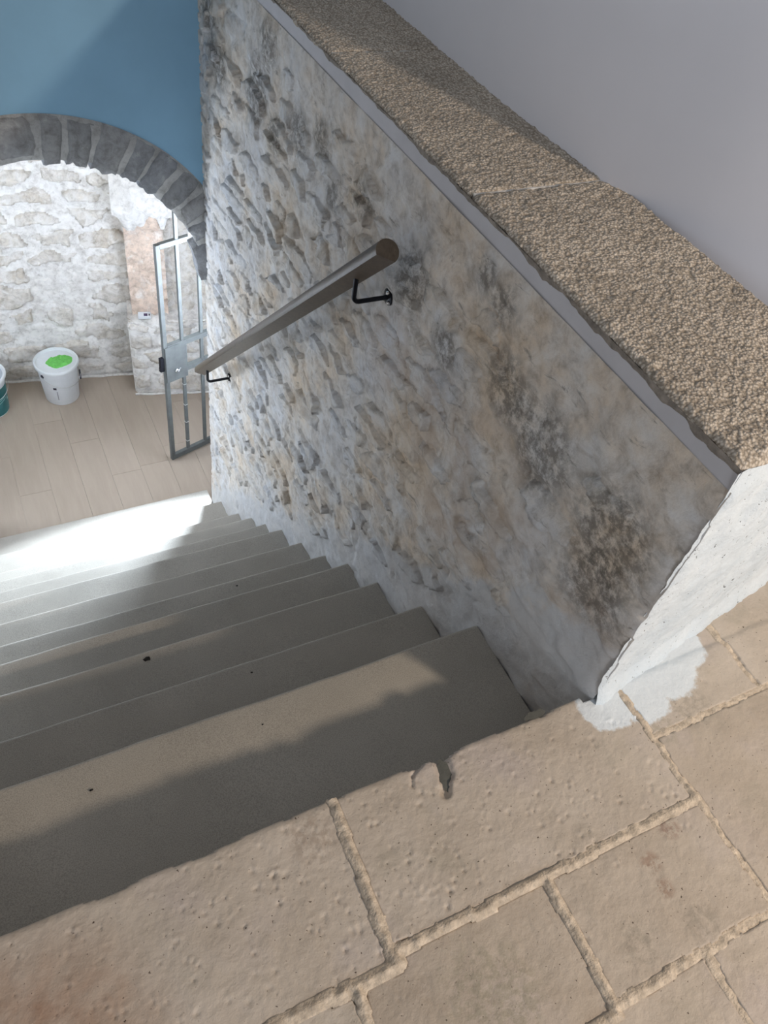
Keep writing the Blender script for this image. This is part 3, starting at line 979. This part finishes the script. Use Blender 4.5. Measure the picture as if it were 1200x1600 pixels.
def arch_wall():
    # blue plaster above the arch ring, front face and back
    n = 60
    th0 = math.asin((-0.30 - AZ) / RO)
    aa = np.linspace(math.pi - 0.60, 0.60, n)
    vs_, q = [], []
    ro = RO + 0.010 * fbm(aa / 0.12, aa * 0, 161, 4) - 0.004
    xs = AX + ro * np.cos(aa); zs = AZ + ro * np.sin(aa)
    xs[0] = XL - 0.05; xs[-1] = 1.03
    rows = 14
    Pf = np.zeros((rows, n, 3))
    for r in range(rows):
        t = (r / (rows - 1)) ** 1.2
        Pf[r, :, 0] = xs
        Pf[r, :, 2] = zs * (1 - t) + 2.4 * t
    Pf[..., 1] = YF + 0.004 * fbm(Pf[..., 0] / 0.4, Pf[..., 2] / 0.4, 163, 3)
    Pf[0, :, 1] += 0.006
    bot = Pf[:1].copy(); bot[..., 1] += 0.36
    bk = Pf[-1:].copy(); bk[..., 1] += 0.36
    P = np.concatenate([bot, Pf, bk, bot], 0)
    w = submesh('wall_far', P, np.ones((P.shape[0] - 1, n - 1), bool), M['blue'])
    w.data.set_sharp_from_angle(angle=math.radians(40))
    tag(w, kind='structure')
    # mortar ring
    m = 90
    a2 = np.linspace(math.pi - 0.02, 0.02, m)
    ri = RI + 0.012 + 0.018 * fbm(a2 / 0.10, a2 * 0, 171, 4)
    rows = []
    for rr, y in ((ri, YF + 0.07), (ri, YF + 0.004), (np.full(m, RI + 0.07), YF + 0.002), (np.full(m, RO + 0.004), YF + 0.004), (np.full(m, RO + 0.004), YF + 0.07)):
        rows.append(np.stack([AX + rr * np.cos(a2), np.full(m, y), AZ + rr * np.sin(a2)], -1))
    rows.append(rows[0])
    P = np.stack(rows, 0)
    submesh('arch_mortar', P, np.ones((len(rows) - 1, m - 1), bool), M['arch_mortar'], w)
    soff = np.stack([np.stack([AX + rr * np.cos(a2), np.full(m, y), AZ + rr * np.sin(a2)], -1)
                     for rr, y in ((ri + 0.012, YF + 0.06), (ri + 0.02, YF + 0.16), (ri + 0.01, YF + 0.26), (ri + 0.02, YF + 0.35))], 0)
    submesh('soffit_plaster', soff, np.ones((3, m - 1), bool), M['room_mortar'], w)
    # voussoirs, each its own stone
    rng = np.random.default_rng(19)
    a = 0.06
    while a < math.pi - 0.06:
        da = rng.uniform(0.115, 0.20)
        if 1.45 < a < 1.75: da = 0.25
        if a < 0.1: da = 0.30
        g = rng.uniform(0.018, 0.034)
        r_in = RI + rng.uniform(-0.035, 0.03)
        r_out = RO + rng.uniform(-0.012, 0.004)
        nr, na, = 7, 7
        A, Rr = np.meshgrid(np.linspace(a + g / 2, a + da - g / 2, na), np.linspace(r_in, r_out, nr))
        A = A + 0.012 * fbm(Rr / 0.06 + 7 * a, A * 0 + a * 9, 181, 3)
        Rr = Rr + np.where(np.arange(nr)[:, None] == 0, 0.022 * fbm(A / 0.05, A * 0 + 4, 183, 3), 0)
        edge = np.minimum(np.minimum(np.arange(nr), nr - 1 - np.arange(nr))[:, None], np.minimum(np.arange(na), na - 1 - np.arange(na))[None, :])
        Yd = YF - np.array([-0.004, 0.010, 0.014, 0.016])[np.clip(edge, 0, 3)] + 0.010 * fbm(A / 0.06, Rr / 0.06, 185, 4)
        Pf = np.stack([AX + Rr * np.cos(A), Yd, AZ + Rr * np.sin(A)], -1)
        # soffit and sides: push the rim back
        rim = np.concatenate([Pf[0, :], Pf[1:, -1], Pf[-1, -2::-1], Pf[-2:0:-1, 0]])
        rb = rim.copy(); rb[:, 1] = YF + 0.09
        V = np.concatenate([Pf.reshape(-1, 3), rb])
        F = grid_faces(np.ones((nr - 1, na - 1), bool)).tolist()
        idx = np.arange(nr * na).reshape(nr, na)
        ri_ = np.concatenate([idx[0, :], idx[1:, -1], idx[-1, -2::-1], idx[-2:0:-1, 0]])
        nb = len(ri_)
        for i in range(nb):
            j = (i + 1) % nb
            F.append([ri_[i], ri_[j], nr * na + j, nr * na + i])
        s = mesh_np('stone', V, np.array(F), M['arch_stone'], w, True)
        bmx = bmesh.new(); bmx.from_mesh(s.data)
        bmesh.ops.recalc_face_normals(bmx, faces=bmx.faces)
        bmx.to_mesh(s.data); bmx.free()
        s.data.set_sharp_from_angle(angle=math.radians(60))
        a += da
    return w


arch_wall()

# ------------------------------------------------------------------ lower room
def zrot(v):
    return np.array(v, float) / np.linalg.norm(v)


FU = zrot((0.893, -0.147, 0))                 # along the far wall
FN = np.array([FU[1], -FU[0], 0])             # towards the stairs
FO = np.array((0.848, 4.907, ZF)) - 1.75 * FU
wall_back = rubble('wall_back', tuple(FO), FU, (0, 0, 1), FN, 2.9, 2.35, 0.011, 0.29, 0.135, 23, M['room_stone'], M['room_mortar'],
                   joint=0.15, relief=0.018, rough=0.006, joint_var=0.3,
                   bury=lambda U, V: np.clip(0.10 + 0.9 * np.clip(1 - V / 0.03, 0, 1), 0, 1))
tag(wall_back, kind='structure')
mb = MB()
c_ = FO + FU * 1.45 - FN * 0.16
mb.box((c_[0], c_[1], ZF + 1.6), (3.1, 0.26, 3.4), Matrix.Rotation(math.atan2(FU[1], FU[0]), 3, 'Z'))
mb.build('wall_core', M['room_mortar'], wall_back)

# side walls of the lower room and the back of the arch wall
mb = MB()
mb.box((2.75, 4.5, -0.9), (0.2, 1.9, 3.2)); mb.box((-1.35, 4.6, -0.9), (0.2, 1.9, 3.2))
mb.box((2.05, 3.72, -0.9), (1.3, 0.14, 3.2)); mb.box((-0.86, 3.66, -0.9), (0.84, 0.24, 3.2))
tag(mb.build('wall_side', M['side_wall']), kind='structure')

# pier against the far wall: base, peach body and whitened sloping top
PU = zrot((1.311 - 0.819, 4.551 - 4.664, 0)); PN = np.array([PU[1], -PU[0], 0])
PA = np.array((0.819, 4.664, ZF))
wall_pier = rubble('wall_pier', tuple(PA), PU, (0, 0, 1), PN, 1.3, 0.615, 0.011, 0.24, 0.15, 31, M['room_stone'], M['room_mortar'],
                   joint=0.13, relief=0.016, rough=0.007, extra=lambda U, V: -0.03 * np.clip(1 - U / 0.04, 0, 1) ** 2 - 0.03 * np.clip((V - 0.56) / 0.05, 0, 1) ** 2)
tag(wall_pier, kind='structure')


def pbox(name, u0, u1, d0, d1, z0, z1, mat, slope=0.0, seed=0, jag=0.0):
    """rough block in the pier's frame: u along the face, d behind it"""
    nu, nz, ndp = max(3, int((u1 - u0) / 0.02)), max(3, int((z1 - z0) / 0.02)), 8
    front = []
    us = np.linspace(u0, u1, nu)
    prof = []
    for i in range(nz): prof.append((d0, z0 + (z1 - z0) * i / (nz - 1), 0))
    for i in range(1, ndp): prof.append((d0 + (d1 - d0) * i / (ndp - 1), z1 + slope * i / (ndp - 1), 1))
    pr = np.array(prof)
    P = np.zeros((len(pr), nu, 3))
    ug = us[None, :].repeat(len(pr), 0)
    dd = pr[:, 0][:, None] + 0 * ug
    zz = pr[:, 1][:, None] + 0 * ug
    r = fbm(ug / 0.08, (pr[:, 0] + pr[:, 1])[:, None] / 0.08, seed, 5, 0.6)
    dd = dd - 0.035 * r * (pr[:, 2][:, None] == 0)
    zz = zz + 0.05 * r * (pr[:, 2][:, None] == 1)
    if jag:
        zz[0] += jag * fbm(us / 0.07, us * 0, seed + 4, 4)
        dd[0] += 0.03
    P = PA[None, None] + ug[..., None] * PU + (-dd)[..., None] * PN
    P[..., 2] = zz
    # left side and back close the block
    left = np.stack([P[:, 0], P[:, 0] + 0], 1)
    bk = PA + np.outer(np.full(len(pr), u0), PU) - np.outer(np.full(len(pr), d1), PN)
    bk[:, 2] = P[:, 0, 2]
    P = np.concatenate([bk[:, None], P], 1)
    o = submesh(name, P, np.ones((P.shape[0] - 1, P.shape[1] - 1), bool), mat, wall_pier)
    o.data.set_sharp_from_angle(angle=math.radians(50))
    return o


pbox('ledge', 0.0, 1.3, 0.0, 0.35, ZF + 0.58, ZF + 0.615, M['room_mortar'], 0.02, 41)
b1 = pbox('stone_body', 0.035, 0.275, 0.10, 0.4, ZF + 0.61, ZF + 1.40, M['peach_stone'], 0.0, 43)
b1['label'] = 'smooth peach coloured stone'
pbox('stone_body', 0.275, 1.3, 0.16, 0.4, ZF + 0.61, ZF + 1.40, M['room_stone'], 0.0, 47)
b3 = pbox('sloping_top', -0.02, 1.3, 0.05, 0.36, ZF + 1.33, ZF + 1.40, M['room_mortar'], 0.42, 49, 0.12)
b3['label'] = 'rough whitened sloping top'
# floor of wide pale planks, boards running away from the stairs
lf = MB(); lf.box((0.65, 4.45, ZF - 0.045), (4.2, 2.2, 0.06))
floor_lower = tag(lf.build('floor_lower', M['plank']), kind='structure')
pm = {}
rng = np.random.default_rng(77)
x = -1.25
while x < 2.6:
    y = 3.40 - rng.uniform(0, 0.9)
    while y < 5.3:
        ln = 1.22
        ya, yb = max(y, 3.36), min(y + ln, 5.35)
        if yb - ya > 0.05:
            key = round(yb - ya, 3)
            mb = MB(); mb.box((0, 0, 0), (0.1905, yb - ya - 0.0012, 0.014), bevel=0.0006)
            o = mb.build('plank', M['plank'], floor_lower)
            o.location = (x + 0.0955, (ya + yb) / 2, ZF - 0.007)
        y += ln
    x += 0.1915

# white sealant line where wall and floor meet
mb = MB()
a_ = FO + FN * 0.012; b_ = FO + FU * 2.0 + FN * 0.012
mb.tube([tuple(a_ + (b_ - a_) * i / 30 + np.array((0, 0.004 * math.sin(i * 2.1), 0.004))) for i in range(31)], 0.011, 8)
a_ = PA + PN * 0.008; b_ = PA + PU * 1.2 + PN * 0.008
mb.tube([tuple(a_ + (b_ - a_) * i / 30 + np.array((0, 0.003 * math.sin(i * 1.7), 0.004))) for i in range(31)], 0.009, 8)
tag(mb.build('baseboard_back', M['room_mortar'], None, True), kind='structure')

# ------------------------------------------------------------------ handrail
def handrail():
    A = Vector((0.897, 1.525, 0.540)); B = Vector((0.893, 3.185, -1.105))
    t = (B - A).normalized()
    root = tag(empty('handrail', A), 'round topped wooden handrail on black brackets fixed to the rubble wall', 'handrail')
    side = Vector((1, 0, 0)); up = side.cross(t).normalized()
    if up.z < 0: up = -up
    R_ = 0.031
    prof = []
    for i in range(25):                       # rounded top, flat underside
        a = math.radians(-62) + math.radians(250) * i / 24
        prof.append((R_ * math.cos(a), R_ * math.sin(a)))
    bm = bmesh.new()
    ns = 24
    rings = []
    for k in range(ns + 1):
        p = (B - A) * (k / ns)
        rings.append([bm.verts.new(p + side * u + up * v) for u, v in prof])
    for a, b in zip(rings, rings[1:]):
        for i in range(len(prof)):
            j = (i + 1) % len(prof)
            bm.faces.new((a[i], a[j], b[j], b[i]))
    e0 = bm.faces.new(rings[0][::-1]); e1 = bm.faces.new(rings[-1])
    bmesh.ops.recalc_face_normals(bm, faces=bm.faces)
    me = bpy.data.meshes.new('rail'); bm.to_mesh(me); bm.free()
    me.materials.append(M['rail_wood'])
    me.polygons.foreach_set('use_smooth', [True] * len(me.polygons))
    me.set_sharp_from_angle(angle=math.radians(35))
    o = bpy.data.objects.new('rail', me); COL.objects.link(o); o.parent = root
    for yb in (1.665, 3.066):
        k = (yb - A.y) / (B.y - A.y)
        c = A + (B - A) * k
        under = c - up * (R_ * 0.60)
        zp = c.z - 0.098
        pts = [under, under - up * 0.012]
        low = Vector((c.x, yb, zp))
        n = 7
        pts = [Vector((c.x, c.y, under.z)), Vector((c.x, c.y, zp + 0.018))]
        for i in range(1, n + 1):
            a = math.pi / 2 * i / n
            pts.append(Vector((c.x + 0.018 * (1 - math.cos(a)), c.y, zp + 0.018 * (1 - math.sin(a)))))
        pts.append(Vector((X0 - 0.006, c.y, zp)))
        mb = MB(); mb.tube([p - A for p in pts], 0.0068, 14)
        br = mb.build('bracket', M['black_metal'], root, True)
        # saddle under the rail and round plate on the wall
        mb = MB(); mb.box(Vector((c.x, c.y, under.z)) - A + up * 0.001, (0.024, 0.055, 0.005), Matrix.Rotation(math.atan2(t.z, t.y), 3, 'X'), 0.001)
        mb.build('saddle', M['black_metal'], br)
        mb = MB(); mb.lathe([(0.0, 0), (0.024, 0), (0.024, 0.004), (0.021, 0.006), (0.0, 0.006)][1:4], Vector((X0 - 0.001, c.y, zp)) - A, 24, Matrix.Rotation(-math.pi / 2, 3, 'Y'))
        mb.build('wall_plate', M['black_metal'], br, True)
        for dy, dz in ((-0.004, 0.016), (0.012, -0.013), (-0.014, -0.010)):
            mb = MB(); mb.lathe([(0.0062, 0), (0.0062, 0.003), (0.004, 0.0055)], Vector((X0 - 0.007, c.y + dy, zp + dz)) - A, 14, Matrix.Rotation(-math.pi / 2, 3, 'Y'))
            s = mb.build('screw', M['chrome'], br, True)
            s['label'] = 'shiny chrome screw'


handrail()

# ------------------------------------------------------------------ steel gate in the lower room
def gate():
    G = Vector((0.873, 3.917, ZF))
    gu = Vector((1.146 - 0.873, 4.003 - 3.917, 0)).normalized()
    rz = math.atan2(gu.y, gu.x)
    root = tag(empty('metal_gate', G), 'galvanised steel bar gate with square lock plate standing open at foot of stairs', 'gate')
    root.rotation_euler = (0, 0, rz)
    root['category'] = 'gate'
    z0, z1 = 0.02, 1.625
    W = 0.66
    s = 0.026

    def bar(name, c, d, bev=0.002, mat='galv'):
        mb = MB(); mb.box(c, d, None, bev)
        return mb.build(name, M[mat], root)
    bar('stile', (s / 2, 0, (z0 + z1) / 2), (s, s, z1 - z0))
    bar('stile', (W, 0, (z0 + z1) / 2), (s, s, z1 - z0))
    bar('rail', (W / 2 + s / 2, 0, z1 - 0.013), (W - s, s, 0.030))
    bar('rail', (W / 2 + s / 2, 0, z0 + 0.02), (W - s, s, 0.040))
    for zc in (0.945, 0.745):
        bar('rail', (W / 2 + s / 2, -0.001, zc), (W - s, s + 0.004, 0.034))
    for xc, top in ((0.135, 1.86), (0.272, z1), (0.40, z1), (0.53, z1)):
        b = bar('bar', (xc, 0, (z0 + top) / 2), (0.020, 0.018, top - z0 - 0.01))
        if xc == 0.135:
            for zc in (0.13, 0.30, 0.45, 0.62):
                mb = MB(); mb.box((xc, 0, zc), (0.0225, 0.0205, 0.006))
                mb.build('weld_mark', M['weld'], b)
    lp = bar('lock_plate', (0.078, -0.018, 0.825), (0.150, 0.010, 0.262), 0.003)
    mb = MB(); mb.lathe([(0.013, 0), (0.013, 0.012), (0.009, 0.016)], (0.070, -0.023, 0.775), 16, Matrix.Rotation(math.pi / 2, 3, 'X'))
    mb.build('lock_cylinder', M['chrome'], lp, True)
    mb = MB(); mb.box((0.085, -0.040, 0.782), (0.010, 0.006, 0.034), Matrix.Rotation(0.5, 3, 'Y'), 0.002)
    mb.build('key', M['chrome'], lp)
    mb = MB(); mb.box((-0.012, 0.004, 0.83), (0.026, 0.022, 0.10), None, 0.003); mb.box((-0.022, 0.0, 0.80), (0.018, 0.016, 0.030), None, 0.003)
    lb = mb.build('latch', M['black_metal'], root); lb['label'] = 'dark latch box'
    # hinge post beside the wall, standing on the floor
    mb = MB(); mb.box((W + 0.055, 0, 0.9), (0.040, 0.040, 1.80), None, 0.003); mb.box((W + 0.055, 0, 0.004), (0.09, 0.09, 0.008))
    mb.build('hinge_post', M['galv'], root)
    for zc in (0.35, 1.35):
        mb = MB(); mb.lathe([(0.011, 0), (0.011, 0.09)], (W + 0.024, 0, zc), 12)
        mb.build('hinge', M['galv'], root, True)


gate()

# ------------------------------------------------------------------ paint buckets
def bucket(loc, rot, label, body, lid_mat, sleeve=None, marks=False):
    root = tag(empty('paint_bucket', loc), label, 'bucket')
    root.rotation_euler = (0, 0, rot)
    h = 0.300
    mb = MB()
    mb.lathe([(0.106, 0.0), (0.112, 0.002), (0.114, 0.006), (0.132, h - 0.03), (0.137, h - 0.028), (0.138, h - 0.012), (0.134, h - 0.010), (0.134, h - 0.002)], n=56)
    mb.build('body', M[body], root, True)
    mb = MB()                                  # lid with raised rim and sunk middle
    mb.lathe([(0.136, h - 0.014), (0.147, h - 0.012), (0.149, h - 0.004), (0.149, h + 0.008), (0.145, h + 0.014), (0.138, h + 0.014), (0.133, h + 0.008), (0.130, h - 0.004), (0.05, h - 0.005), (0.01, h - 0.005)], n=56)
    mb.build('lid', M[lid_mat], root, True)
    # wire handle hanging down in front, with a dark grip
    pts = []
    for i in range(25):
        a = math.pi * i / 24
        pts.append((0.142 * math.cos(a), -0.136 * math.sin(a) * 0.98 - 0.010, h - 0.055 - 0.075 * math.sin(a)))
    mb = MB(); mb.tube(pts, 0.0020, 8)
    hd = mb.build('handle', M['weld'], root, True)
    for s_ in (-1, 1):
        mb = MB(); mb.lathe([(0.014, 0), (0.014, 0.006), (0.010, 0.009)], (0.126 * s_, 0, h - 0.055), 14, Matrix.Rotation(math.pi / 2 * s_, 3, 'Y'))
        mb.build('handle_ear', M['ink' if marks else body], root, True)
    return root, h


def curved_patch(root, name, mat, a0, a1, z0, z1, off=0.0012, n=14, parent=None):
    """thin printed label following the bucket's side"""
    bm = bmesh.new()
    rows = []
    for z in (z0, z1):
        r = 0.1142 + (0.132 - 0.1142) * (z / 0.270) + off
        rows.append([bm.verts.new((r * math.cos(a0 + (a1 - a0) * i / n), r * math.sin(a0 + (a1 - a0) * i / n), z)) for i in range(n + 1)])
    for i in range(n):
        bm.faces.new((rows[0][i], rows[0][i + 1], rows[1][i + 1], rows[1][i]))
    me = bpy.data.meshes.new(name); bm.to_mesh(me); bm.free()
    me.materials.append(mat)
    for p in me.polygons: p.use_smooth = True
    o = bpy.data.objects.new(name, me); COL.objects.link(o); o.parent = parent or root
    return o


B1 = (0.335, 4.795, ZF)
rb, bh = bucket(B1, 0.55, 'white plastic paint bucket with bright green cloth on its lid', 'plastic_white', 'plastic_lid', marks=True)
A0 = -math.pi / 2 - 0.55 - 0.35
curved_patch(rb, 'printed_mark', M['ink'], A0 - 0.16, A0 + 0.02, 0.150, 0.168)
curved_patch(rb, 'printed_text', M['grey_ink'], A0 - 0.01, A0 + 0.04, 0.055, 0.135, n=3)
mb = MB(); mb.tube([(0.142 * math.cos(a), 0.142 * math.sin(a) * 1.0, 0.150 + 0.10 * k) for k, a in ((0, -0.82), (0.35, -0.78), (0.7, -0.74))], 0.006, 10)
mb.build('handle_grip', M['ink'], rb, True)['label'] = 'black handle grip'

B2 = (-0.140, 4.78, ZF)
rb2, _ = bucket(B2, 0.3, 'paint bucket with teal green label and grey lid, cut off at the edge', 'plastic_white', 'plastic_lid')
curved_patch(rb2, 'teal_sleeve', M['teal'], 0, 2 * math.pi, 0.012, 0.235, n=56)
mb = MB(); mb.lathe([(0.128, 0.2965), (0.126, 0.2985), (0.02, 0.2985)], n=48)
mb.build('lid_panel', M['plastic_grey'], rb2, True)
curved_patch(rb2, 'printed_mark', M['label_pale'], -0.75, -0.60, 0.105, 0.125, 0.0024)
for k in range(2):
    bm = bmesh.new()
    n = 12
    r_ = []
    for i in range(n + 1):
        a = -1.5 + 1.3 * i / n
        z = 0.11 + 0.05 * i / n + 0.02 * k
        r = 0.1142 + 0.018 * (z / 0.270) + 0.0024
        r_.append((bm.verts.new((r * math.cos(a), r * math.sin(a), z)), bm.verts.new((r * math.cos(a), r * math.sin(a), z + 0.004))))
    for p, q in zip(r_, r_[1:]):
        bm.faces.new((p[0], q[0], q[1], p[1]))
    me = bpy.data.meshes.new('printed_stripe'); bm.to_mesh(me); bm.free(); me.materials.append(M['label_pale'])
    o = bpy.data.objects.new('printed_stripe', me); COL.objects.link(o); o.parent = rb2

# green cloth lying on the lid
n = 28
A_, R_ = np.meshgrid(np.linspace(0, 2 * math.pi, 49), np.linspace(0, 1, n))
rad = 0.082 * (1 + 0.30 * fbm(np.cos(A_) * 1.3 + 3, np.sin(A_) * 1.3, 201, 3))
Xc = rad * R_ * np.cos(A_) * 1.05; Yc = rad * R_ * np.sin(A_) * 0.80
Zc = 0.010 + 0.042 * np.abs(fbm(Xc / 0.05, Yc / 0.04, 203, 4)) * (1 - R_ ** 3) + 0.010 * (1 - R_ ** 2) - 0.008 * R_ ** 4
P = np.stack([Xc, Yc, Zc], -1)
cl = submesh('green_cloth', P, np.ones((n - 1, 48), bool), M['green'], None, True)
cl.location = (B1[0] + 0.022, B1[1] - 0.006, ZF + bh - 0.006)
cl.rotation_euler = (0, 0, 0.25)
tag(cl, 'crumpled bright green cloth lying on the white bucket lid', 'cloth')

# small white box on the pier's ledge
pc = PA + PU * 0.115 - PN * 0.045
bx = tag(empty('plastic_box', (pc[0], pc[1], ZF + 0.635)), 'small white plastic box with dark display lying on the stone ledge', 'box')
bx.rotation_euler = (0, 0, math.atan2(PU[1], PU[0]))
mb = MB(); mb.box((0, 0, 0.014), (0.085, 0.045, 0.028), Matrix.Rotation(0.25, 3, 'X'), 0.006); mb.build('case', M['plastic_white'], bx, True)
mb = MB(); mb.box((0.008, -0.010, 0.027), (0.024, 0.020, 0.004), Matrix.Rotation(0.25, 3, 'X')); mb.build('display', M['display'], bx)
mb = MB(); mb.box((0.032, -0.010, 0.027), (0.008, 0.014, 0.004), Matrix.Rotation(0.25, 3, 'X')); mb.build('button', M['ink'], bx)

# ------------------------------------------------------------------ crumbs on the treads
def crumb(loc, size, label, seed):
    bm = bmesh.new()
    bmesh.ops.create_icosphere(bm, subdivisions=2, radius=1)
    rr = random.Random(seed)
    for v in bm.verts:
        k = 1 + rr.uniform(-0.35, 0.35)
        v.co = Vector((v.co.x * size * k * 1.2, v.co.y * size * k * 0.8, v.co.z * size * 0.45 * k))
    me = bpy.data.meshes.new('crumb'); bm.to_mesh(me); bm.free(); me.materials.append(M['debris'])
    o = bpy.data.objects.new('crumb', me); COL.objects.link(o); o.location = loc
    tag(o, label, 'debris', 'dark crumbs on the treads')


for i, (p, s, lb) in enumerate((
        ((0.184, 1.390, -0.7030), 0.0092, 'biggest dark crumb, ragged, lying on the third tread down'),
        ((0.615, 1.800, -1.0430), 0.0034, 'tiny dark crumb on the fifth tread near the rubble wall'),
        ((0.424, 1.112, -0.488), 0.0028, 'tiny dark crumb on the second tread in shade'),
        ((-0.050, 0.831, -0.2540), 0.0030, 'small dark crumb on the lit strip of the first tread'),
        ((0.353, 0.841, -0.255), 0.0020, 'faint tiny speck on the first tread beside the edge of shadow'))):
    crumb(p, s, lb, 300 + i)
